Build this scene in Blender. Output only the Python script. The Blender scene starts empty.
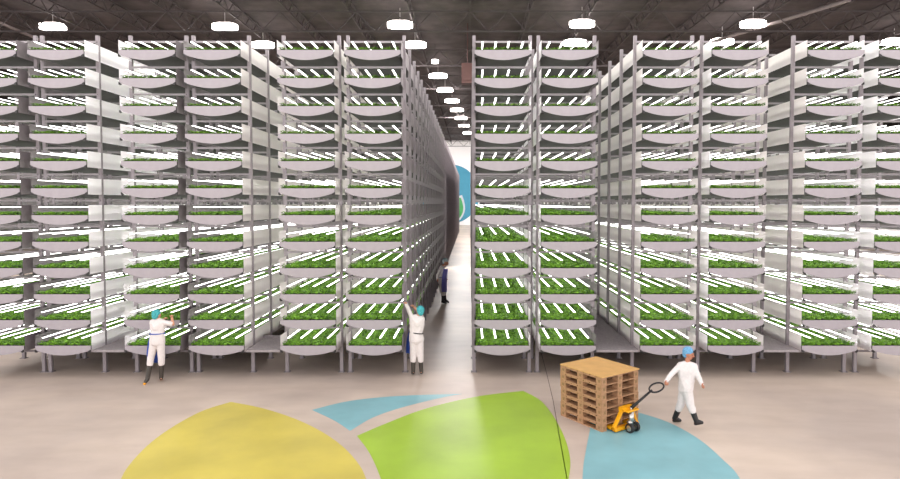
import bpy, bmesh, math, random
from mathutils import Vector, Matrix, noise
random.seed(7)
sc = bpy.context.scene
COL = sc.collection
# ------------------------------------------------------------------ camera
F, TH, H, CX = 600.0, math.radians(2.15), 4.8, 470.0
CY = 203 + F*math.tan(TH)
cam = bpy.data.objects.new('camera', bpy.data.cameras.new('camera'))
COL.objects.link(cam); sc.camera = cam
cam.location = (0, 0, H); cam.rotation_euler = (math.pi/2 - TH, 0, 0)
cam.data.sensor_fit = 'HORIZONTAL'; cam.data.sensor_width = 36.0
cam.data.lens = 36.0*F/900; cam.data.clip_end = 500
cam.data.shift_x = -(CX-450)/900; cam.data.shift_y = -(239.5-CY)/900
# ------------------------------------------------------------------ light
w = bpy.data.worlds.new('world'); sc.world = w; w.use_nodes = True
_N = w.node_tree.nodes; _L = w.node_tree.links; _bg = _N['Background']
_tc = _N.new('ShaderNodeTexCoord'); _sx = _N.new('ShaderNodeSeparateXYZ'); _mr = _N.new('ShaderNodeMapRange')
_L.new(_tc.outputs['Generated'], _sx.inputs[0]); _L.new(_sx.outputs['Z'], _mr.inputs['Value'])
_mr.inputs['From Min'].default_value = 0.0; _mr.inputs['From Max'].default_value = 0.42
_mr.inputs['To Min'].default_value = 2.1; _mr.inputs['To Max'].default_value = 0.88
_L.new(_mr.outputs['Result'], _bg.inputs[1]); _bg.inputs[0].default_value = (1.0, 0.965, 0.96, 1)
sc.view_settings.view_transform = 'Standard'; sc.view_settings.look = 'None'
sc.view_settings.exposure = 0.76; sc.view_settings.gamma = 1
LAMP_W = 1000      # each visible ceiling lamp carries a light of this power (built with the lamps)
CEIL = 18.4

for _x in (14, -20):        # added lights with no fixtures, hidden behind the racks to brighten the end wall
    l = bpy.data.lights.new('wall_wash_light', 'AREA'); l.shape = 'SQUARE'; l.size = 3; l.energy = 2600; l.color = (1, .97, .95)
    o = bpy.data.objects.new('wall_wash_light', l); COL.objects.link(o); o.location = (_x, 112, 15.5)
    o.rotation_euler = (math.radians(62), 0, math.radians(-12 if _x < 0 else 30))

def ray(px, py):
    u = (px-CX)/F; v = (CY-py)/F
    return Vector((u, math.cos(TH)+v*math.sin(TH), -math.sin(TH)+v*math.cos(TH)))
def at(px, py, Y):
    d = ray(px, py); t = Y/d.y; return Vector((d.x*t, Y, H+d.z*t))
def fl(px, py, z=0.0):
    d = ray(px, py); t = (z-H)/d.z; return Vector((d.x*t, d.y*t, z))

# ------------------------------------------------------------------ materials
def srgb(r, g, b):
    f = lambda c: (c/255/12.92) if c/255 <= .04045 else ((c/255+.055)/1.055)**2.4
    return (f(r), f(g), f(b), 1)
def mat(name, rgb, rough=.6, metal=0.0, var=.06, scale=6.0, bump=0.0, emit=None, spec=.5):
    m = bpy.data.materials.new(name); m.use_nodes = True
    nt = m.node_tree; N = nt.nodes; L = nt.links; b = N['Principled BSDF']
    c = srgb(*rgb)
    tc = N.new('ShaderNodeTexCoord'); nz = N.new('ShaderNodeTexNoise')
    nz.inputs['Scale'].default_value = scale; nz.inputs['Detail'].default_value = 5
    L.new(tc.outputs['Object'], nz.inputs['Vector'])
    rp = N.new('ShaderNodeValToRGB')
    rp.color_ramp.elements[0].position = .3; rp.color_ramp.elements[1].position = .7
    rp.color_ramp.elements[0].color = tuple(max(0, x*(1-var*1.6)) for x in c[:3])+(1,)
    rp.color_ramp.elements[1].color = tuple(min(1, x*(1+var)) for x in c[:3])+(1,)
    L.new(nz.outputs['Fac'], rp.inputs['Fac']); L.new(rp.outputs['Color'], b.inputs['Base Color'])
    b.inputs['Roughness'].default_value = rough; b.inputs['Metallic'].default_value = metal
    b.inputs['Specular IOR Level'].default_value = spec
    if bump:
        bp = N.new('ShaderNodeBump'); bp.inputs['Strength'].default_value = bump
        L.new(nz.outputs['Fac'], bp.inputs['Height']); L.new(bp.outputs['Normal'], b.inputs['Normal'])
    if emit:
        b.inputs['Emission Color'].default_value = srgb(*emit[0]); b.inputs['Emission Strength'].default_value = emit[1]
    return m
M = dict(
    plate=mat('painted_steel', (163, 156, 161), .55, spec=.3, var=.03),
    post=mat('galvanised_post', (142, 134, 138), .5, .1),
    postd=mat('weathered_post', (128, 120, 122), .55, .1),
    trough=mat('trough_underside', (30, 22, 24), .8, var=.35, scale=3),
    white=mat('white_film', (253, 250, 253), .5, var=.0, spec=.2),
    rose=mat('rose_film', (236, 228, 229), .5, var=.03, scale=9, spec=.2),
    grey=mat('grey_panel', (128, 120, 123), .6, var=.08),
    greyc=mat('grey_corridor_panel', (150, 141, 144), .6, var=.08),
    clip=mat('black_clip', (35, 30, 32), .5),
    tube=mat('tube_glow', (250, 250, 250), .4, emit=((255, 253, 250), 4.2)),
    deck=mat('platform_deck', (150, 142, 144), .6, var=.15, scale=20),
    ceil=mat('ceiling_deck', (66, 59, 60), .9, var=.3, scale=.9),
    truss=mat('truss_steel', (64, 57, 58), .8, var=.1),
    wall=mat('wall_paint', (238, 236, 236), .7, var=.02),
    walld=mat('wall_dark', (66, 60, 60), .8),
    blue=mat('mural_blue', (62, 140, 168), .6, var=.04, scale=1),
    green=mat('mural_green', (70, 158, 92), .6, var=.04, scale=1),
    lampb=mat('lamp_housing', (190, 185, 185), .5),
    lamp=mat('lamp_glow', (255, 250, 245), .5, emit=((255, 246, 240), 9)),
    fy=mat('yellow_floor_paint', (208, 191, 88), .4, var=.10, scale=.7),
    fb=mat('blue_floor_paint', (132, 182, 190), .4, var=.10, scale=.9),
    fg=mat('green_floor_paint', (158, 190, 56), .4, var=.10, scale=.7),
    seam=mat('floor_seam', (120, 104, 94), .8),
    wood=mat('pallet_wood', (172, 130, 96), .75, var=.14, scale=14),
    card=mat('cardboard', (205, 160, 98), .8, var=.06, scale=4),
    mark=mat('stamp_ink', (118, 98, 58), .8),
    yellow=mat('yellow_paint', (242, 168, 20), .35, var=.03),
    black=mat('black_rubber', (28, 26, 28), .5),
    chrome=mat('bare_metal', (185, 180, 175), .25, .9),
    skin=mat('skin', (205, 150, 122), .6, var=.05),
    skind=mat('skin_tan', (184, 124, 98), .6, var=.05),
    coat=mat('white_cotton', (222, 214, 212), .85, var=.04, scale=20, bump=.2, spec=.1),
    teal=mat('teal_net', (70, 172, 178), .8, var=.35, scale=45, bump=.5),
    bnet=mat('blue_net', (110, 165, 205), .8, var=.25, scale=45, bump=.5),
    greynet=mat('grey_net', (150, 165, 172), .8, var=.3, scale=45, bump=.5),
    apron=mat('blue_apron', (48, 84, 176), .6, var=.1),
    apronv=mat('violet_apron', (112, 108, 186), .6, var=.1),
    boot=mat('dark_boot', (62, 56, 50), .5, var=.1),
    bootb=mat('black_boot', (30, 27, 28), .4, var=.1),
    lips=mat('lips', (150, 75, 65), .6), hair=mat('hair', (50, 36, 30), .8),
    pipe=mat('pipe_grey', (120, 110, 110), .6), rust=mat('heater_red', (74, 44, 40), .6),
)
def floor_mat():
    m = bpy.data.materials.new('polished_concrete'); m.use_nodes = True
    nt = m.node_tree; N = nt.nodes; L = nt.links; b = N['Principled BSDF']
    tc = N.new('ShaderNodeTexCoord')
    n1 = N.new('ShaderNodeTexNoise'); n1.inputs['Scale'].default_value = .28; n1.inputs['Detail'].default_value = 6
    mp = N.new('ShaderNodeMapping'); mp.inputs['Rotation'].default_value = (0, 0, .5); mp.inputs['Scale'].default_value = (.8, 2.6, 1)
    n2 = N.new('ShaderNodeTexNoise'); n2.inputs['Scale'].default_value = .8; n2.inputs['Detail'].default_value = 4
    L.new(tc.outputs['Object'], n1.inputs['Vector']); L.new(tc.outputs['Object'], mp.inputs['Vector']); L.new(mp.outputs[0], n2.inputs['Vector'])
    r1 = N.new('ShaderNodeValToRGB'); r1.color_ramp.elements[0].position = .35; r1.color_ramp.elements[1].position = .65
    r1.color_ramp.elements[0].color = srgb(186, 170, 160); r1.color_ramp.elements[1].color = srgb(216, 198, 183)
    r2 = N.new('ShaderNodeValToRGB'); r2.color_ramp.elements[0].position = .35; r2.color_ramp.elements[1].position = .6
    r2.color_ramp.elements[0].color = (.92, .91, .90, 1); r2.color_ramp.elements[1].color = (1, 1, 1, 1)
    mx = N.new('ShaderNodeMixRGB'); mx.blend_type = 'MULTIPLY'; mx.inputs[0].default_value = 1
    L.new(n1.outputs['Fac'], r1.inputs[0]); L.new(n2.outputs['Fac'], r2.inputs[0])
    L.new(r1.outputs[0], mx.inputs[1]); L.new(r2.outputs[0], mx.inputs[2]); L.new(mx.outputs[0], b.inputs['Base Color'])
    b.inputs['Roughness'].default_value = .38; b.inputs['Specular IOR Level'].default_value = .3
    return m
M['floor'] = floor_mat()
def leaf_mat():
    m = bpy.data.materials.new('leaf_green'); m.use_nodes = True
    nt = m.node_tree; N = nt.nodes; L = nt.links; b = N['Principled BSDF']
    tc = N.new('ShaderNodeTexCoord'); n = N.new('ShaderNodeTexNoise'); n.inputs['Scale'].default_value = 9; n.inputs['Detail'].default_value = 6
    L.new(tc.outputs['Object'], n.inputs['Vector'])
    r = N.new('ShaderNodeValToRGB'); r.color_ramp.elements[0].position = .36; r.color_ramp.elements[1].position = .64
    r.color_ramp.elements[0].color = srgb(38, 78, 16); r.color_ramp.elements[1].color = srgb(128, 178, 54)
    L.new(n.outputs['Fac'], r.inputs[0]); L.new(r.outputs[0], b.inputs['Base Color']); b.inputs['Roughness'].default_value = .6
    b.inputs['Specular IOR Level'].default_value = .2
    return m
M['leaf'] = leaf_mat()
for k in ('white', 'rose'):      # thin plastic sheet lets the tube light through
    nt = M[k].node_tree; b = nt.nodes['Principled BSDF']; out = nt.nodes['Material Output']
    tr = nt.nodes.new('ShaderNodeBsdfTranslucent'); tr.inputs[0].default_value = srgb(255, 248, 254) if k == 'white' else srgb(236, 228, 228)
    mx = nt.nodes.new('ShaderNodeMixShader'); mx.inputs[0].default_value = .5
    nt.links.new(b.outputs[0], mx.inputs[1]); nt.links.new(tr.outputs[0], mx.inputs[2]); nt.links.new(mx.outputs[0], out.inputs['Surface'])

# ------------------------------------------------------------------ helpers
def link_mesh(name, me, m, parent=None, loc=None):
    if m is not None and not me.materials: me.materials.append(m)
    o = bpy.data.objects.new(name, me); COL.objects.link(o)
    if parent: o.parent = parent
    if loc is not None: o.location = loc
    return o
def to_mesh(name, bm, smooth=False):
    bmesh.ops.recalc_face_normals(bm, faces=bm.faces[:])
    me = bpy.data.meshes.new(name); bm.to_mesh(me); bm.free()
    if smooth:
        for p in me.polygons: p.use_smooth = True
    return me
def box(bm, x0, x1, y0, y1, z0, z1, mtx=None):
    c = [Vector((x, y, z)) for x in (x0, x1) for y in (y0, y1) for z in (z0, z1)]
    if mtx: c = [mtx @ v for v in c]
    v = [bm.verts.new(p) for p in c]
    for f in ((0, 1, 3, 2), (4, 6, 7, 5), (0, 4, 5, 1), (2, 3, 7, 6), (0, 2, 6, 4), (1, 5, 7, 3)):
        bm.faces.new([v[i] for i in f])
def tube(bm, pts, r, n=8, closed=False):
    pts = [Vector(p) for p in pts]; rings = []
    for i, p in enumerate(pts):
        a = pts[i-1] if (i or closed) else p; b = pts[(i+1) % len(pts)] if (i < len(pts)-1 or closed) else p
        d = (b-a).normalized(); u = d.orthogonal().normalized()
        if rings: u = (lastu - d*lastu.dot(d)).normalized()
        lastu = u; v = d.cross(u)
        rr = r[i] if isinstance(r, (list, tuple)) else r
        rings.append([bm.verts.new(p+u*rr*math.cos(t)+v*rr*math.sin(t)) for t in [2*math.pi*k/n for k in range(n)]])
    m = len(rings)
    for i in range(m if closed else m-1):
        A, B = rings[i], rings[(i+1) % m]
        for k in range(n): bm.faces.new((A[k], A[(k+1) % n], B[(k+1) % n], B[k]))
    if not closed: bm.faces.new(rings[0]); bm.faces.new(rings[-1])
def prism(bm, poly, axis, a, b):
    """poly: 2D points, extruded along axis ('y' or 'z') from a to b"""
    mk = (lambda p, t: (p[0], t, p[1])) if axis == 'y' else (lambda p, t: (p[0], p[1], t))
    A = [bm.verts.new(mk(p, a)) for p in poly]; B = [bm.verts.new(mk(p, b)) for p in poly]
    bm.faces.new(A); bm.faces.new(B)
    for i in range(len(poly)): bm.faces.new((A[i], A[(i+1) % len(poly)], B[(i+1) % len(poly)], B[i]))
def empty(name, loc, label, cat, group=None, rotz=0):
    o = bpy.data.objects.new(name, None); COL.objects.link(o); o.location = loc; o.rotation_euler = (0, 0, rotz)
    return tag(o, label, cat, group)
def tag(o, label=None, cat=None, group=None, kind=None):
    for k, v in (('label', label), ('category', cat), ('group', group), ('kind', kind)):
        if v: o[k] = v
    return o
def simple(name, fn, m, parent=None, smooth=False, loc=None):
    bm = bmesh.new(); fn(bm); return link_mesh(name, to_mesh(name, bm, smooth), m, parent, loc)

# ------------------------------------------------------------------ structure
tag(simple('floor', lambda b: box(b, -110, 110, -14, 131, -.2, 0), M['floor']), kind='structure')
tag(simple('ceiling', lambda b: box(b, -110, 110, 26, 131.4, CEIL, CEIL+.2), M['ceil']), kind='structure')
tag(simple('wall_back', lambda b: box(b, -110, 110, 131, 131.4, 0, CEIL), M['wall']), kind='structure')
for _s, _n in ((-1, 'left'), (1, 'right')):
    tag(simple('wall_'+_n, lambda b: box(b, 75*_s-.2, 75*_s+.2, 26, 131, 0, CEIL), M['wall']), kind='structure')
def seamf(b):
    P = [fl(*p, .0) for p in ((541, 352), (547, 375), (553, 400), (560, 440), (567, 479), (575, 530))]
    for a, c in zip(P, P[1:]):
        q = [b.verts.new((v.x+s, v.y, .004)) for v, s in ((a, -.008), (a, .008), (c, .008), (c, -.008))]; b.faces.new(q)
tag(simple('trim_1', seamf, M['seam']), kind='structure')
# ceiling trusses: one shape, running in depth; girders across
def trussf(b, L=92, n=61, along='y', h=.8):
    def P(t, z): return (0, t, z) if along == 'y' else (t, 0, z)
    for z in (0, h): tube(b, [P(0, z), P(L, z)], .07, 4)
    for i in range(n):
        t0, t1 = L*i/n, L*(i+.5)/n; tube(b, [P(t0, h), P(t1, 0)], .035, 4); tube(b, [P(t1, 0), P(L*(i+1)/n, h)], .035, 4)
bm = bmesh.new(); trussf(bm); tme = to_mesh('joist', bm); tme.materials.append(M['truss'])
for i in range(31):
    o = link_mesh('ceiling_joist', tme, None, None, (-60+i*4, 38, CEIL-.95))
    tag(o, 'dark open web steel joist running lengthwise under the warehouse ceiling', 'roof joist', 'dark steel joists running lengthwise under the ceiling')
bm = bmesh.new(); trussf(bm, 150, 60, 'x', 1.3); gme = to_mesh('girder', bm); gme.materials.append(M['truss'])
for i in range(9):
    o = link_mesh('ceiling_girder', gme, None, None, (-75, 40+i*10, CEIL-2.3))
    tag(o, 'dark steel girder truss spanning crosswise below the roof joists', 'roof girder', 'dark steel girders spanning crosswise under the ceiling')
# mural on the back wall
mc = at(450, 194, 130.98)
mur = simple('wall_mural', lambda b: prism(b, [(6.45*math.cos(t*math.pi/32), 6.45*math.sin(t*math.pi/32)) for t in range(64)], 'y', -.04, 0), M['blue'], None, False, mc)
tag(mur, 'round blue painted emblem on the white wall at the end of the aisle', 'wall emblem')
def px_poly(pts, Y): return [((at(x, y, Y)-mc).x, (at(x, y, Y)-mc).z) for x, y in pts]
def spline(P, n=6):
    out = []
    for i in range(len(P)-1):
        p0 = P[max(i-1, 0)]; p1 = P[i]; p2 = P[i+1]; p3 = P[min(i+2, len(P)-1)]
        for k in range(n):
            t = k/n
            out.append(tuple(.5*((2*p1[j])+(-p0[j]+p2[j])*t+(2*p0[j]-5*p1[j]+4*p2[j]-p3[j])*t*t+(-p0[j]+3*p1[j]-3*p2[j]+p3[j])*t**3) for j in (0, 1)))
    return out+[P[-1]]
lr = spline([(462, 195), (464.5, 203), (464.8, 211), (461, 219), (454, 224)]); ll = spline([(454, 224), (443, 217), (440, 207), (448, 200), (462, 195)])
simple('leaf_outline', lambda b: prism(b, px_poly(lr+ll[1:-1], 130.98), 'y', -.07, -.03), M['white'], mur)
cxl = (453.5, 210.5)
inn = [(cxl[0]+(x-cxl[0])*.84, cxl[1]+(y-cxl[1])*.84) for x, y in lr+ll[1:-1]]
simple('leaf', lambda b: prism(b, px_poly(inn, 130.98), 'y', -.1, -.06), M['green'], mur)
# ceiling lamps
def pill(a, b, n=10):
    P = []
    r = min(a, b)
    for cx, cy, s in ((a-r, b-r, 0), (-(a-r), b-r, 1), (-(a-r), -(b-r), 2), (a-r, -(b-r), 3)):
        for k in range(n+1):
            t = math.pi/2*(s+k/n); P.append((cx+r*math.cos(t), cy+r*math.sin(t)))
    return P
bm = bmesh.new(); prism(bm, pill(.86, .45), 'z', .0, .3); lme = to_mesh('diffuser', bm); lme.materials.append(M['lamp'])
bm = bmesh.new(); prism(bm, pill(.6, .3), 'z', .3, .42); tube(bm, [(0, 0, .42), (0, 0, 1.3)], .02, 6); hme = to_mesh('housing', bm); hme.materials.append(M['lampb'])
LP = [(53, 27, 'leftmost of the five big lamps in the top row'), (225, 27, 'second from left in the top row of lamps'),
      (400, 25, 'middle lamp of the top row'), (582, 24, 'lamp above the rack behind the pallet stack, top row'),
      (753, 24, 'rightmost lamp of the top row'),
      (263, 45, 'lamp peeking over the rack posts, left in the second row'), (415, 45, 'lamp at the top left of the central aisle, nearest there'),
      (575, 43, 'lamp half hidden by the top of the rack behind the pallets'), (722, 42, 'lamp showing behind the top tubes, above the walking man'),
      (894, 42, 'lamp just above the greens at the right edge'),
      (438, 76, 'first of the lamps receding down the central aisle'), (445, 90, 'second lamp of the receding aisle row'),
      (452, 101, 'third lamp of the receding aisle row'), (457, 110, 'fourth lamp of the receding aisle row'),
      (461, 118, 'fifth lamp of the receding aisle row'), (464, 126, 'sixth lamp of the receding aisle row'),
      (468, 133, 'farthest lamp of the aisle row, close to the wall')]
for px, py, d in LP:
    t = empty('ceiling_lamp', fl(px, py, CEIL-1.45)-Vector((0, 0, .15)), 'glowing white ceiling lamp, '+d, 'ceiling lamp', 'white ceiling lamps')
    link_mesh('diffuser', lme, None, t); link_mesh('housing', hme, None, t)
    l = bpy.data.lights.new('lamp_light', 'AREA'); l.shape = 'RECTANGLE'; l.size = 1.6; l.size_y = .8; l.energy = LAMP_W; l.color = (1, .95, .92)
    lo = bpy.data.objects.new('lamp_light', l); COL.objects.link(lo); lo.parent = t; lo.location = (0, 0, -.03)
o = simple('spot_lamp', lambda b: prism(b, [(.3*math.cos(t*.63), .3*math.sin(t*.63)) for t in range(10)], 'z', 0, .25), M['lamp'], None, False, fl(435, 63, CEIL-1.6))
simple('stem', lambda b: tube(b, [(0, 0, .25), (0, 0, 1.6)], .02, 6), M['truss'], o)
tag(o, 'tiny white spot lamp hanging between the two nearest lamps of the central aisle', 'spot lamp')
o = simple('unit_heater', lambda b: (box(b, -.45, .45, -.4, .4, 0, 1.5), box(b, -.3, .3, -.45, -.4, .2, 1.2), tube(b, [(0, 0, 1.5), (0, 0, 6)], .04, 6)), M['rust'], None, False, at(467.5, 84, 46))
tag(o, 'dull red brown box hanging from the ceiling beside the central aisle post', 'unit heater')
a_, b_ = fl(712, 42, CEIL-1.5), fl(850, 0, CEIL-1.5)
o = simple('ceiling_pipe', lambda b: tube(b, [a_, b_], .12, 8), M['pipe']); tag(o, 'grey pipe crossing the ceiling diagonally at upper right', 'pipe')
a_, b_ = fl(-60, -3, CEIL-1.5), fl(45, 42, CEIL-1.5)
o = simple('ceiling_pipe', lambda b: tube(b, [a_, b_], .1, 8), M['pipe']); tag(o, 'grey pipe crossing the ceiling diagonally at upper left', 'pipe')

# ------------------------------------------------------------------ floor graphics
def fgraphic(edges, m, label):
    P = []
    for e in edges: P += spline(e)[:-1]
    w = [fl(x, y) for x, y in P]
    o = simple('floor_graphic', lambda b: prism(b, [(v.x, v.y) for v in w], 'z', .001, .004), m)
    tag(o, label, 'floor graphic', 'coloured leaf shapes on the floor')
fgraphic([[(231, 402), (200, 412), (165, 432), (140, 453), (121, 479), (112, 520), (150, 600)],
          [(150, 600), (240, 640), (340, 600)], [(340, 600), (372, 520), (366, 479), (352, 456), (330, 437), (300, 421), (265, 409), (231, 402)]],
         M['fy'], 'large yellow pointed leaf shape on the floor, left foreground')
fgraphic([[(312, 410), (350, 401), (400, 396), (462, 394)], [(462, 394), (440, 398), (400, 408), (372, 418), (350, 431)], [(350, 431), (335, 421), (312, 410)]],
         M['fb'], 'narrow pale blue sliver on the floor between yellow and green shapes')
fgraphic([[(357, 436), (385, 424), (425, 409), (475, 397), (523, 391)], [(523, 391), (542, 402), (558, 424), (568, 448), (570, 470), (562, 500), (540, 560)],
          [(540, 560), (470, 600), (400, 560)], [(400, 560), (392, 510), (381, 479), (370, 454), (357, 436)]],
         M['fg'], 'large lime green shape on the floor at centre foreground')
fgraphic([[(590, 430), (592, 415), (615, 408), (643, 414), (672, 424), (700, 440), (722, 459), (740, 479), (755, 520), (740, 580)],
          [(740, 580), (660, 600), (590, 560)], [(590, 560), (583, 500), (583, 470), (586, 450), (590, 430)]],
         M['fb'], 'pale blue rounded shape on the floor under the pallet stack and walker')

# ------------------------------------------------------------------ racks
YP = fl(474, 372).y; YQ = YP/1.04; BAY = 1.5; NB = 17
TOPZ = [at(475, 49.9+28.2*i-.13*i*(i-1), YQ).z for i in range(12)]
WID = at(531, 50, YQ).x - at(474.7, 50, YQ).x
PTOP = at(474, 35.5, YP).z
def belly(wid, rim, dep, n=20, drop=0):
    a = wid/2; P = [(-a, drop), (a, drop), (a, -rim)]
    for k in range(1, n):
        t = a - 2*a*k/n; s = 1-abs(t/a)**1.9
        P.append((t*.985, -rim-.02-(dep-rim-.02)*s**.95))
    return P+[(-a, -rim)]
def mk(fn, name, m, smooth=False):
    bm = bmesh.new(); fn(bm); me = to_mesh(name, bm, smooth); me.materials.append(m); return me
LEN = YP-YQ + NB*BAY
me_plate = mk(lambda b: prism(b, belly(WID, .10, .265), 'y', 0, .025), 'end_plate', M['plate'])
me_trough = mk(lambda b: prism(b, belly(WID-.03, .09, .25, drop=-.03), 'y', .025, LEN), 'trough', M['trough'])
def clipf(b):
    for s in (-1, 1):
        prism(b, [(s*(WID/2-.005), -.10), (s*(WID/2+.01), -.19), (s*(WID/2-.10), -.125-.06), (s*(WID/2-.09), -.155)], 'y', -.02, .03)
me_clipL = mk(lambda b: prism(b, [(-WID/2-.01, -.1), (-WID/2-.01, -.17), (-WID/2+.03, -.19), (-WID/2+.08, -.175), (-WID/2+.03, -.12)], 'y', -.012, .0), 'corner_clip', M['clip'])
me_clipR = mk(lambda b: prism(b, [(WID/2+.01, -.1), (WID/2+.01, -.17), (WID/2-.03, -.19), (WID/2-.08, -.175), (WID/2-.03, -.12)], 'y', -.012, .0), 'corner_clip', M['clip'])
me_tube = mk(lambda b: (box(b, -.021, .021, 0, LEN, 0, .012)), 'light_tube', M['tube'])
def postf(h):
    def f(b):
        box(b, -.045, .045, -.006, .006, 0, h); box(b, -.045, -.035, .006, .07, 0, h); box(b, .035, .045, .006, .07, 0, h)
        box(b, -.035, -.015, .062, .07, 0, h); box(b, .015, .035, .062, .07, 0, h)
    return f
me_post = mk(postf(PTOP), 'post', M['post'])
me_foot = mk(lambda b: (box(b, -.085, .085, -.05, .11, 0, .015), tube(b, [(-.065, .03, .015), (-.065, .03, .035)], .012, 6), tube(b, [(.065, .03, .015), (.065, .03, .035)], .012, 6)), 'foot_plate', M['postd'])
def panelf(L):
    return lambda b: b.faces.new([b.verts.new(p) for p in ((0, 0, -.165), (0, L, -.165), (0, L, .275), (0, 0, .275))])
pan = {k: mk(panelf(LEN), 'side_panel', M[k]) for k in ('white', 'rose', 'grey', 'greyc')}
# crops
def cropf(b):
    hw = WID/2-.03
    ys = [0.03+.1*i for i in range(34)]+[3.4+.6*i for i in range(int((LEN-3.5)/.6))]
    rows = []
    for y in ys:
        rows.append([b.verts.new((-hw+2*hw*i/16, y, -.03+.075*(.5+.9*noise.noise(Vector((i*.6, y*5, 0))))*(0.25 if i in (0, 16) else 1)+.01)) for i in range(17)])
    for r0, r1 in zip(rows, rows[1:]):
        for i in range(16): b.faces.new((r0[i], r0[i+1], r1[i+1], r1[i]))
    R = random.Random(3)
    for k in range(4300):
        y = .02+3.3*R.random()**1.5 if k < 3000 else 3.2+8*R.random()
        s = (.028+.03*R.random())*(1 if k < 3000 else 1.7)
        x = (R.random()*2-1)*(hw-.02); z = .015+.06*R.random()+.03*noise.noise(Vector((x*5, y*5, 3)))
        a = R.random()*6.28; tl = R.uniform(-.2, .9)
        d = Vector((math.cos(a), math.sin(a), 0)); u = Vector((-d.y, d.x, 0)); up = Vector((0, 0, 1))
        d2 = d*math.cos(tl)+up*math.sin(tl); d3 = d*math.cos(tl-.9)+up*math.sin(tl-.9)
        p = Vector((x, y, z))
        v = [b.verts.new(q) for q in (p-u*s*.1, p+u*s*.1, p+d2*s*.6+u*s*.5, p+d2*s*.6-u*s*.5, p+d2*s*.6+d3*s*.6+u*s*.12, p+d2*s*.6+d3*s*.6-u*s*.12)]
        b.faces.new((v[0], v[1], v[2], v[3])); b.faces.new((v[3], v[2], v[4], v[5]))
bm = bmesh.new(); cropf(bm); crop_me = bpy.data.meshes.new('greens'); bm.to_mesh(crop_me); bm.free(); crop_me.materials.append(M['leaf'])

RK = [ # plate left px, post px L/R, panel left, panel right, short name
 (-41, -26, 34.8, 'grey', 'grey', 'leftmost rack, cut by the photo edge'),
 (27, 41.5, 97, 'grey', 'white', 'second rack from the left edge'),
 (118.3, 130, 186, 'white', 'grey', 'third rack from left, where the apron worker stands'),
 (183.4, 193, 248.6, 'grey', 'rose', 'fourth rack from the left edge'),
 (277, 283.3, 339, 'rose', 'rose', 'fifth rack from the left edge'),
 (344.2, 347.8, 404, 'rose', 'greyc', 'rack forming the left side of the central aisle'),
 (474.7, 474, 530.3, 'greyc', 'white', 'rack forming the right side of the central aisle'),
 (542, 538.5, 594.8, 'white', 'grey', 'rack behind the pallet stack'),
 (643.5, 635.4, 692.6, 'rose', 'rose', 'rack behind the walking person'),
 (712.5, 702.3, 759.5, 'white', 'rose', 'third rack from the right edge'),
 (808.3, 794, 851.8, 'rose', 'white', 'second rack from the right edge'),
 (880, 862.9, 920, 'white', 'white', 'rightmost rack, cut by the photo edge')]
ORD = ['topmost', 'second', 'third', 'fourth', 'fifth', 'sixth', 'seventh', 'eighth', 'ninth', 'tenth', 'eleventh', 'lowest']
EXTRA = ['', 'with bright white side sheets on its right', '', 'right of the dark grey gap column', 'with five-foot wide shallow trays', '', '', '', '', '', '', '']
RX = []
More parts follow.
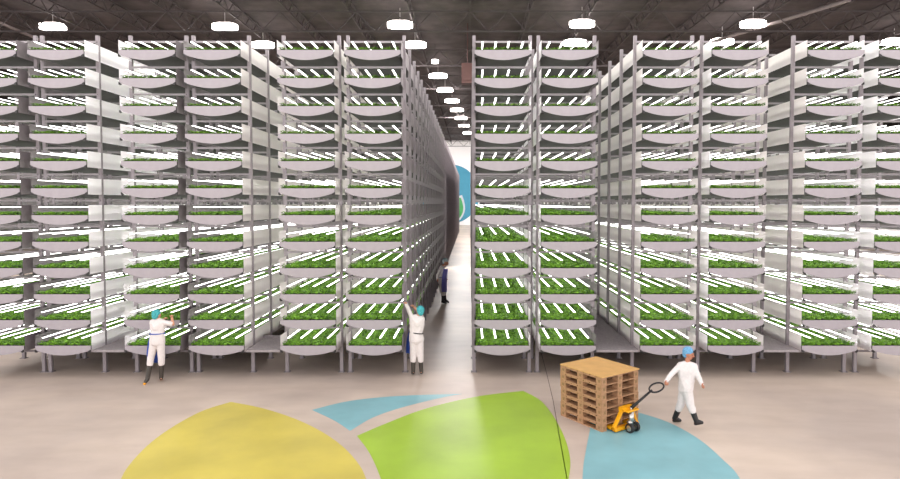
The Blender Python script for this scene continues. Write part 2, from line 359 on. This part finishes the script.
for ri, (pl, p0, p1, mL, mR, short) in enumerate(RK):
    x0 = at(pl, 50, YQ).x; xc = x0+WID/2
    pa = at(p0, 40, YP).x; pb = at(p1, 40, YP).x
    RX.append((x0, x0+WID, pa, pb))
    lab = 'tall steel vertical farm rack of twelve trays, '+short
    lab = {0: 'vertical farm rack cut off by the left edge of the photo',
           1: 'vertical farm rack, second from left, bright white sheets down its right side',
           2: 'vertical farm rack, third from left, behind the worker in blue apron',
           3: 'vertical farm rack, fourth from left, touching the dark grey filled gap on its left',
           4: 'vertical farm rack, fifth from left, next to the one lining the central aisle',
           5: 'vertical farm rack lining the left side of the central aisle, grey side',
           6: 'vertical farm rack lining the right side of the central aisle',
           7: 'vertical farm rack rising directly behind the brown pallet stack',
           8: 'vertical farm rack behind the walking person, post row standing off its left side',
           9: 'vertical farm rack, third from right, just right of the walking person',
           10: 'vertical farm rack, second from right, wide pale sheets on its left side',
           11: 'vertical farm rack cut off by the right edge of the photo'}[ri]
    t = empty('growing_rack', (xc, YQ, 0), lab, 'growing rack', 'vertical farm racks standing in rows')
    for i, z in enumerate(TOPZ):
        p = link_mesh('end_plate', me_plate, None, t, (0, 0, z))
        link_mesh('corner_clip', me_clipL, None, p); link_mesh('corner_clip', me_clipR, None, p)
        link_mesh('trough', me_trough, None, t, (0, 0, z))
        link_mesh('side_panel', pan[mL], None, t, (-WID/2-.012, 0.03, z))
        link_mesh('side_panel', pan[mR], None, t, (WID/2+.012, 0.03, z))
        for q in (-.36, -.122, .11, .36): link_mesh('light_tube', me_tube, None, t, (q*WID, .0, z+.21))
        c = link_mesh('leafy_greens', crop_me, None, None, (xc, YQ, z))
        tag(c, 'leafy greens in the %s tray of the %s' % (ORD[i]+('' if i in (0, 11) else ' highest'), short), 'leafy greens', 'trays of leafy greens in the racks', 'stuff')
    # crossbeams between the posts under every tray (and one above the top)
    bmw = (pb-pa)
    bme = mk(lambda b: box(b, 0, bmw, 0, .04, -.02, .03), 'crossbeam', M['post'])
    zb = [TOPZ[0]+.37]+[z-.33 for z in TOPZ[:-1]]+[TOPZ[-1]-.3]
    for k in range(3):
        for z in zb: link_mesh('crossbeam', bme, None, t, (pa-xc, YP-YQ+k*BAY-.05, z))
    def rest(b):
        for k in range(3, NB+1):
            for z in zb: box(b, 0, bmw, 0, .04, -.02, .03, Matrix.Translation((pa-xc, YP-YQ+k*BAY-.05, z)))
    tag(simple('crossbeam', rest, M['post'], t), kind='stuff')
    for k in range(NB+1):
        for x in (pa, pb):
            p = link_mesh('post', me_post, None, t, (x-xc, YP-YQ+k*BAY, 0))
            if k < 3: link_mesh('foot_plate', me_foot, None, p)
    if ri in (1, 3, 7, 9):
        gx1 = at(RK[ri+1][0], 50, YQ).x
        L = {1: 3.2, 3: 1.5, 7: 9, 9: 4.5}[ri]
        def pf(b):
            xa, xb = WID/2+.02, gx1-xc-.02
            zt = TOPZ[-1]-.13
            n = int(L/.12)
            box(b, xa, xb, .1, L, zt-.05, zt)
            box(b, xa, xb, .05, .1, zt-.06, zt+.0); box(b, xa, xb, L, L+.05, zt-.09, zt+.08)
        o = simple('access_platform', pf, M['deck'], None, False, (xc, YQ, 0))
        tag(o, {1: 'low grey platform filling the gap under the bright white sheets, far left', 3: 'short grey platform low in the gap left of the fifth rack', 7: 'long grey platform low in the gap behind the pallet stack', 9: 'low grey platform in the gap between the third and second racks from right'}[ri], 'access platform', 'low platforms in the gaps between racks')
# racks beyond the cross aisle
Y2 = YP+NB*BAY+2.2; L2 = 131-28-Y2; NB2 = int(L2/BAY)
me_tr2 = mk(lambda b: prism(b, belly(WID-.03, .09, .25, 10, drop=-.03), 'y', 0, L2), 'trough', M['trough'])
me_pl2 = mk(lambda b: prism(b, belly(WID, .10, .265), 'y', -.03, 0), 'end_plate', M['plate'])
me_pn2 = mk(panelf(L2), 'side_panel', M['greyc'])
for ri, lab in ((5, 'far vertical farm rack continuing the left side of the aisle past a gap'), (6, 'far vertical farm rack hidden mostly behind the right side of the aisle')):
    x0, x1, pa, pb = RX[ri]; xc = (x0+x1)/2
    t = empty('growing_rack', (xc, Y2, 0), lab, 'growing rack', 'vertical farm racks standing in rows')
    for z in TOPZ:
        link_mesh('end_plate', me_pl2, None, t, (0, 0, z)); link_mesh('trough', me_tr2, None, t, (0, 0, z))
        for s in (-1, 1): link_mesh('side_panel', me_pn2, None, t, (s*(WID/2+.012), 0, z))
    for k in range(NB2+1):
        for x in (pa, pb): link_mesh('post', me_post, None, t, (x-xc, .1+k*BAY, 0))

# ------------------------------------------------------------------ pallets
U = Vector((.823, .568, 0)).normalized(); V = Vector((-U.y, U.x, 0)); F0 = Vector((2.76, 12.38, 0))
PWX, PWY, PH = 1.14, 1.25, .165
prot = math.atan2(U.y, U.x)
def deckf(b):
    z1 = PH-.002
    for i in range(7):
        y = i*(PWY-.15)/6; box(b, 0, PWX, y, y+.15, z1-.02, z1)
    for x in (0, .49, PWX-.14): box(b, x, x+.14, 0, PWY, z1-.04, z1-.0202)
me_deck = mk(deckf, 'deck', M['wood']); me_blk = mk(lambda b: box(b, 0, .14, 0, .17, .022, PH-.042), 'block', M['wood'])
me_blk2 = mk(lambda b: box(b, 0, .2, 0, .24, .022, PH-.042), 'block', M['wood'])
me_skid = mk(lambda b: box(b, 0, .14, 0, PWY, 0, .0218), 'skid', M['wood'])
me_mark = mk(lambda b: (box(b, .03, .11, -.003, 0, .05, .055), box(b, .03, .11, -.003, 0, .1, .105), box(b, .045, .06, -.003, 0, .06, .095), box(b, .075, .09, -.003, 0, .06, .095)), 'stamp_mark', M['mark'])
PO = ['lowest', 'second lowest', 'third from the floor', 'middle', 'third from the top', 'second from the top', 'topmost']
for i in range(7):
    jit = Vector((random.uniform(-.012, .012), random.uniform(-.012, .012), 0)) if i else Vector((0, 0, 0))
    t = empty('wooden_pallet', F0+jit+Vector((0, 0, i*PH)), 'brown wooden block pallet, %s of the stack on the pallet jack' % PO[i], 'pallet', 'brown pallets stacked on the jack', prot)
    link_mesh('deck', me_deck, None, t)
    for x in (0, .49, PWX-.14):
        link_mesh('skid', me_skid, None, t, (x, 0, 0))
        for y in (0, .55, PWY-.17):
            bl = link_mesh('block', me_blk, None, t, (x, y, 0))
            if y == 0: link_mesh('stamp_mark', me_mark, None, bl)
            if x == 0:
                mk_ = link_mesh('stamp_mark', me_mark, None, bl, (0, .155, 0)); mk_.rotation_euler = (0, 0, -math.pi/2)
t = simple('cardboard_sheet', lambda b: box(b, -.015, PWX+.015, -.015, PWY+.015, 0, .018), M['card'], None, False, F0+Vector((0, 0, 7*PH)))
t.rotation_euler = (0, 0, prot); tag(t, 'tan cardboard sheet lying flat on top of the pallet stack', 'cardboard sheet')
# pallet jack (forks along V into the right face)
jb = F0+U*.56-V*.1
jack = empty('pallet_jack', jb, 'yellow hand pallet jack with black handle, under the pallet stack', 'pallet jack', None, prot)
simple('fork', lambda b: box(b, -.34, -.18, .04, 1.2, .03, .085), M['yellow'], jack)
simple('fork', lambda b: box(b, .18, .34, .04, 1.2, .03, .085), M['yellow'], jack)
def bodyf(b):
    # sloping A-frame housing with a raised top plate
    for s in (-1, 1):
        q = [(s*.30, 0, .03), (s*.30, 0, .12), (s*.13, -.03, .42), (s*.13, -.03, .50), (s*.36, 0, .12), (s*.36, 0, .03)]
        A = [b.verts.new(p) for p in q]; B = [b.verts.new((p[0], p[1]-.07, p[2])) for p in q]
        b.faces.new(A); b.faces.new(B)
        for k in range(6): b.faces.new((A[k], A[(k+1) % 6], B[(k+1) % 6], B[k]))
    box(b, -.17, .17, -.13, 0, .42, .5); box(b, -.36, .36, -.1, .0, .03, .10)
    box(b, -.17, .17, -.26, -.1, .44, .47)
simple('body', bodyf, M['yellow'], jack)
def pumpf(b):
    tube(b, [(0, -.2, .12), (0, -.2, .44)], .055, 14); tube(b, [(0, -.2, .44), (0, -.2, .52)], .03, 12)
    tube(b, [(-.09, -.2, .2), (.09, -.2, .2)], .05, 12)
simple('hydraulic_pump', pumpf, M['chrome'], jack, True)
for s in (-1, 1):
    wl = simple('steering_wheel', lambda b: tube(b, [(-.03, 0, 0), (.03, 0, 0)], .1, 20), M['black'], jack, False, (s*.09, -.24, .1))
    simple('hub', lambda b: tube(b, [(-.036, 0, 0), (.036, 0, 0)], .06, 14), M['chrome'], wl)
Mi = Matrix.Rotation(-prot, 3, 'Z')
def jl(v): return Mi @ (v-jb)
hb = jl(Vector((jb.x-V.x*.2, jb.y-V.y*.2, .5))); ht = jl(at(652, 390, 12.5)); hd = (ht-hb).normalized()
def handf(b):
    tube(b, [hb, hb+(ht-hb)*.3, ht], [.04, .028, .022], 10)
simple('handle_shaft', handf, M['black'], jack, True)
side = jl(jb+Vector((.3, 1, 0)).normalized()); side = (side-hd*side.dot(hd)).normalized()
def loopf(b):
    c = jl(at(656.5, 387.5, 12.5)); e1 = Mi @ Vector((.155, .03, .05)); e2 = Mi @ Vector((-.02, .09, .055)); pts = []
    for k in range(20):
        a = 2*math.pi*k/20; pts.append(c+e1*math.cos(a)+e2*math.sin(a))
    tube(b, pts, .018, 8, True)
simple('grip_loop', loopf, M['black'], jack, True)
GRIP = at(662, 384.5, 12.5)

# ------------------------------------------------------------------ people
def hull(b, sp, seg=10):
    vs = []
    for p, r in sp:
        p = Vector(p)
        for i in range(seg//2+1):
            th = math.pi*i/(seg//2); n = 1 if i in (0, seg//2) else seg
            for j in range(n):
                ph = 2*math.pi*j/seg
                vs.append(b.verts.new(p+Vector((math.sin(th)*math.cos(ph), math.sin(th)*math.sin(ph), math.cos(th)))*r))
    res = bmesh.ops.convex_hull(b, input=vs)
    kill = list({g for g in res['geom_interior']+res['geom_unused'] if isinstance(g, bmesh.types.BMVert) and g.is_valid})
    if kill: bmesh.ops.delete(b, geom=kill, context='VERTS')
def chain(b, pts, rs):
    for i in range(len(pts)-1): hull(b, [(pts[i], rs[i]), (pts[i+1], rs[i+1])])
def remesh(name, fn, m, parent, vox=.01, it=3, nz=0.0):
    bm = bmesh.new(); fn(bm); me = to_mesh(name, bm)
    o = bpy.data.objects.new('tmp', me); COL.objects.link(o)
    r = o.modifiers.new('r', 'REMESH'); r.mode = 'VOXEL'; r.voxel_size = vox
    s = o.modifiers.new('s', 'SMOOTH'); s.iterations = it; s.factor = .5
    dg = bpy.context.evaluated_depsgraph_get(); dg.update()
    out = bpy.data.meshes.new_from_object(o.evaluated_get(dg)); out.name = name
    bpy.data.objects.remove(o); out.materials.clear(); out.materials.append(m)
    if nz:
        for v in out.vertices:
            k = noise.noise(v.co*11)*nz + noise.noise(v.co*27)*nz*.5; v.co += v.normal*k
    for p in out.polygons: p.use_smooth = True
    q = bpy.data.objects.new(name, out); COL.objects.link(q); q.parent = parent
    return q
def person(label, base, J, S, face, skin, net, boots, sleeves, belt=None, apron=None, longcoat=False, hem=None, grip=None, toecap=False):
    """J: world joints.  S: height/1.75.  face: unit vector the head looks along."""
    J = {k: v-base for k, v in J.items()}
    face = Vector(face).normalized(); up = Vector((0, 0, 1)); fr = Vector(J['front']+base).normalized() if 'front' in J else face
    t = empty('person', base, label, 'person')
    sL, sR = J['shL'], J['shR']; nk = (sL+sR)/2+up*.05*S; hd = J['head']; pv = (J['hipL']+J['hipR'])/2; wa = J['waist']
    lat = (sR-sL).normalized(); ch = (sL+sR)/2-up*.12*S
    def torso(b, e):
        hull(b, [(sL, .06*S+e), (sR, .06*S+e), (ch+fr*.04*S+lat*.08*S, .10*S+e), (ch+fr*.04*S-lat*.08*S, .10*S+e), (ch-fr*.04*S, .1*S+e), (nk, .06*S+e*.5)])
        hull(b, [(ch+lat*.08*S, .10*S+e), (ch-lat*.08*S, .10*S+e), (wa+lat*.05*S, .10*S+e), (wa-lat*.05*S, .10*S+e)])
    def pelvis(b, e):
        hull(b, [(wa+lat*.05*S, .10*S+e), (wa-lat*.05*S, .10*S+e), (J['hipL'], .10*S+e), (J['hipR'], .10*S+e), (pv-fr*.03*S, .11*S+e)])
    def hand(b, wr, el, fing, cl):
        d = (wr-el).normalized() if fing is None else fing.normalized()
        s = d.cross(fr if abs(d.dot(fr)) < .8 else up).normalized(); nrm = s.cross(d).normalized()
        hull(b, [(wr, .026*S), (wr+d*.09*S+s*.028*S, .014*S), (wr+d*.09*S-s*.028*S, .014*S), (wr+d*.03*S, .022*S)], 8)
        for k, ln in enumerate((.07, .08, .075, .058)):
            a = wr+d*.09*S+s*(.03-.02*k)*S; b1 = a+(d*math.cos(cl*.6)+nrm*math.sin(cl*.6))*ln*.5*S
            b2 = b1+(d*math.cos(cl*1.5)+nrm*math.sin(cl*1.5))*ln*.55*S
            chain(b, [a, b1, b2], [.0095*S, .009*S, .0075*S])
        a = wr+d*.025*S+s*.025*S; b1 = a+(d*.6+s*.7+nrm*.3).normalized()*.035*S; b2 = b1+(d*.9+nrm*.5*cl).normalized()*.035*S
        chain(b, [a, b1, b2], [.013*S, .011*S, .009*S])
    def bodyf(b):
        torso(b, 0); pelvis(b, 0); chain(b, [nk, hd-up*.06*S-face*.01*S], [.058*S, .052*S])
        hull(b, [(hd+up*.03*S-face*.015*S, .092*S), (hd-up*.005*S+face*.02*S, .078*S), (hd-up*.075*S+face*.045*S, .038*S)], 14)
        fs = face.cross(up).normalized()
        chain(b, [hd+face*.094*S+up*.0*S, hd+face*.118*S-up*.035*S], [.010*S, .016*S])
        hull(b, [(hd+face*.09*S+up*.02*S+fs*.035*S, .014*S), (hd+face*.09*S+up*.02*S-fs*.035*S, .014*S)], 8)
        for s in (-1, 1): hull(b, [(hd+fs*s*.088*S+up*.01*S-face*.01*S, .014*S), (hd+fs*s*.088*S-up*.03*S-face*.005*S, .010*S)], 8)
        for q in 'LR':
            chain(b, [J['sh'+q], J['el'+q], J['wr'+q]], [.052*S, .042*S, .028*S]); hand(b, J['wr'+q], J['el'+q], J.get('fg'+q), J_cl[q])
            chain(b, [J['hip'+q], J['kn'+q], J['an'+q]], [.09*S, .058*S, .042*S])
            hull(b, [(J['an'+q], .04*S), (J['an'+q]-up*.04*S-(J['to'+q]-J['an'+q]).normalized()*.03*S, .03*S), (J['to'+q], .026*S)])
    J_cl = {'L': 1.1 if grip == 'L' else .5, 'R': .5}
    remesh('body', bodyf, skin, t, .0085*S, 2)
    fs = face.cross(up).normalized()
    for s in (-1, 1):
        e = simple('eye', lambda b: hull(b, [((0, 0, 0), .010*S)], 8), M['hair'], t, True, hd+face*.088*S+fs*s*.032*S+up*.0*S)
    simple('mouth', lambda b: hull(b, [(fs*.02*S, .007*S), (-fs*.02*S, .007*S), (face*.006*S, .008*S)], 8), M['lips'], t, True, hd+face*.096*S-up*.062*S)
    def netf(b):
        hull(b, [(hd+up*.055*S-face*.03*S, .105*S), (hd+up*.065*S+face*.0*S, .095*S), (hd-up*.02*S-face*.06*S, .075*S)], 14)
    remesh('hairnet', netf, net, t, .012*S, 2, .008*S)
    def coatf(b):
        torso(b, .022*S); pelvis(b, .025*S if not longcoat else .03*S)
        for q in 'LR':
            k = {'L': sleeves[0], 'R': sleeves[1]}[q]
            a, e, w_ = J['sh'+q], J['el'+q], J['wr'+q]
            if k >= 1: chain(b, [a, e, e+(w_-e)*(k-1)], [.068*S, .056*S, .044*S])
            else: chain(b, [a, a+(e-a)*k], [.07*S, .064*S])
            if longcoat:
                chain(b, [J['hip'+q], J['hip'+q]+(J['kn'+q]-J['hip'+q])*.9], [.125*S, .12*S])
        if longcoat:
            hull(b, [(J['hip'+q], .12*S) for q in 'LR']+[(J['hip'+q]+(J['kn'+q]-J['hip'+q])*.8, .12*S) for q in 'LR'])
    remesh('coat', coatf, M['coat'], t, .012*S, 3, .006*S)
    def trf(b):
        pelvis(b, .012*S)
        for q in 'LR': chain(b, [J['hip'+q], J['kn'+q], J['kn'+q]+(J['an'+q]-J['kn'+q])*.34], [.112*S, .09*S, .082*S])
    remesh('trousers', trf, M['coat'], t, .012*S, 2, .006*S)
    for q in 'LR':
        def bf(b):
            k, a, to = J['kn'+q], J['an'+q], J['to'+q]; fd = (to-a).normalized()
            chain(b, [k+(a-k)*.27, a], [.068*S, .055*S])
            hull(b, [(a, .052*S), (a-up*.05*S-fd*.02*S, .038*S), (to, .036*S), (to-fd*.06*S+up*.01*S, .04*S)])
        bo = remesh('boot', bf, boots, t, .01*S, 2)
        if toecap:
            simple('sole', lambda b: hull(b, [(J['to'+q]-up*.008*S+(J['to'+q]-J['an'+q]).normalized()*.015*S, .036*S), (J['to'+q]-up*.012*S-(J['to'+q]-J['an'+q]).normalized()*.08*S, .034*S)]), M['yellow'], bo, True)
    if apron:
        am, pts = apron
        # draped sheet, thick, hanging around the front of the body
        def af(b):
            n = len(pts); G = []
            for (l, r_) in pts:
                row = []
                for k in range(9):
                    s = k/8; p = l+(r_-l)*s - base; bulge = math.sin(math.pi*s)*.10*S
                    row.append(p+fr*bulge)
                G.append(row)
            A = [[b.verts.new(p) for p in r] for r in G]; B = [[b.verts.new(p+fr*.012) for p in r] for r in G]
            for i in range(n-1):
                for k in range(8):
                    b.faces.new((A[i][k], A[i][k+1], A[i+1][k+1], A[i+1][k])); b.faces.new((B[i][k], B[i+1][k], B[i+1][k+1], B[i][k+1]))
                b.faces.new((A[i][0], A[i+1][0], B[i+1][0], B[i][0])); b.faces.new((A[i][8], B[i][8], B[i+1][8], A[i+1][8]))
            for k in range(8):
                b.faces.new((A[0][k], B[0][k], B[0][k+1], A[0][k+1])); b.faces.new((A[-1][k], A[-1][k+1], B[-1][k+1], B[-1][k]))
        simple('apron', af, am, t, True)
        def stf(b):
            pts2 = []
            for k in range(24):
                a = 2*math.pi*k/24; pts2.append(wa+lat*(.175*S*math.cos(a))+fr*(.142*S*math.sin(a)))
            tube(b, pts2, .014*S, 6, True)
        simple('apron_string', stf, belt or am, t, True)
    return t

# walking person in front of the racks
Y = 12.65
def A(px, py, dy=0, Y=Y): return at(px, py, Y+dy)
def fz(v, z): return Vector((v.x, v.y, z))
J = dict(head=A(688.6, 354), shL=A(680.5, 365.5, .06), shR=A(694, 366.5, -.06), waist=A(686.5, 380), hipL=A(684.2, 389, .08), hipR=A(687.5, 389, -.08),
         elL=A(671.5, 374, -.02), wrL=A(665.5, 382.2, -.13), fgL=(GRIP-A(665.5, 382.2, -.13)), elR=A(699, 378, -.16), wrR=A(702.3, 385, -.22), fgR=Vector((.03, -.03, -.1)),
         knL=A(681, 403.5, .12), anL=A(674.5, 418.5, .28), toL=fz(A(680, 422, .3), .05), knR=A(690.5, 405, -.1), anR=A(696.5, 421.5, -.15), toR=A(702, 422.5, -.18),
         front=Vector((.95, -.35, 0)))
person('person walking right in white coat and trousers, blue hairnet, pulling the pallet jack', Vector((4.62, 12.65, 0)), J, .99, (.75, -.66, -.02), M['skind'], M['bnet'], M['bootb'], (1.95, 1.95), grip='L')

# worker with raised arms at the left racks
Y = 15.9
def B(px, py, dy=0): return at(px, 309.5+(py-309.5)*1.052, Y+dy)
b0 = Vector((B(156, 370).x, Y, 0))
J = dict(head=B(156.8, 315), shL=B(152.6, 321.5), shR=B(162.5, 321.5), waist=B(157.6, 332), hipL=B(154.2, 340), hipR=B(160.5, 340),
         elR=B(173, 323.5, -.02), wrR=B(171.6, 315.5, .12), fgR=Vector((-.04, .05, .1)), elL=B(157.5, 323.5, .22), wrL=B(166, 317.5, .24), fgL=Vector((.1, .02, .06)),
         knL=B(151.2, 354), anL=fz(B(147.5, 373.5, -.1), .13), toL=fz(B(144.8, 378, -.2), .045), knR=B(161.4, 354), anR=fz(B(161.2, 372, .06), .12), toR=fz(B(161.5, 372, .2), .045),
         front=Vector((.15, 1, 0)))
ap = [(B(150.2, 332, .0), B(165, 332, .02)), (B(147.8, 341, .0), B(164, 341, .06)), (B(146.5, 351, .0), B(161, 351, .08)), (B(147.2, 361, .0), B(158, 361, .08))]
person('worker in teal hairnet and blue apron reaching up into the left rack, yellow-soled boots', b0, J, 1.02, (.35, .93, .05), M['skin'], M['teal'], M['boot'], (.75, .85), apron=(M['apron'], ap), toecap=True)

# worker at the left corner of the central aisle
Y = 16.5
def Cc(px, py, dy=0): return at(px, py, Y+dy)
b0 = Vector((Cc(417, 370).x, Y, 0))
J = dict(head=Cc(420.2, 311.5), shL=Cc(412.2, 318), shR=Cc(421.8, 319), waist=Cc(416, 332.5), hipL=Cc(413.6, 339.5), hipR=Cc(419.6, 339.5),
         elL=Cc(408.8, 310.5, .05), wrL=Cc(405.8, 302.8, .1), fgL=Vector((-.03, .05, .1)), elR=Cc(419.5, 313, .3), wrR=Cc(412.5, 305.5, .3), fgR=Vector((-.09, .03, .06)),
         knL=Cc(413.3, 354.5), anL=fz(Cc(413.2, 372.5), .13), toL=fz(Cc(412.4, 376, .12), .045), knR=Cc(420.4, 354.5), anR=fz(Cc(421.3, 371.5, .03), .13), toR=fz(Cc(422, 375, .18), .045),
         front=Vector((-.35, .94, 0)))
ap = [(Cc(409.6, 327, .05), Cc(414, 327, .2)), (Cc(407.3, 337, .05), Cc(412, 337, .22)), (Cc(406.2, 346, .05), Cc(411, 346, .22)), (Cc(406, 354, .05), Cc(410, 354, .2))]
person('worker seen from behind at the aisle corner, teal hairnet, black belt, arm raised', b0, J, 1.08, (-.3, .95, .05), M['skin'], M['teal'], M['boot'], (1.85, .9), belt=M['bootb'], apron=(M['apron'], ap))

# far worker in the aisle
Y = 28.5
b0 = Vector((Cc(443.5, 300).x, Y, 0))
Z0 = fl(444, 303)
J = dict(head=Cc(445.6, 262.3), shL=Cc(441.8, 268, .16), shR=Cc(441.8, 268.5, -.16), waist=Cc(441.6, 277), hipL=Cc(442.2, 282, .1), hipR=Cc(442.2, 282, -.1),
         elR=Cc(437.6, 275, -.3), wrR=Cc(437.4, 280.2, -.3), fgR=Vector((.02, 0, -.1)), elL=Cc(443.8, 275, .3), wrL=Cc(446.5, 279, .3), fgL=Vector((.1, 0, -.05)),
         knL=Cc(444, 291, .1), anL=fz(Cc(445.2, 300, .12), .15), toL=fz(Cc(448.5, 300, .12), .05), knR=Cc(442.7, 291, -.1), anR=fz(Cc(442.6, 300, -.1), .15), toR=fz(Cc(446, 300, -.1), .05),
         front=Vector((1, -.1, 0)))
ap = [(Cc(446.4, 269, .1), Cc(443.6, 269, -.34)), (Cc(446, 277, .2), Cc(442.0, 277, -.44)), (Cc(445.8, 285, .25), Cc(441.4, 285, -.46)), (Cc(445.8, 292, .25), Cc(441.6, 292, -.44))]
person('distant worker standing down the central aisle, grey hairnet and violet blue apron', b0, J, 1.27, (.93, -.3, -.2), M['skind'], M['greynet'], M['bootb'], (1.95, 1.95), apron=(M['apronv'], ap), longcoat=True)
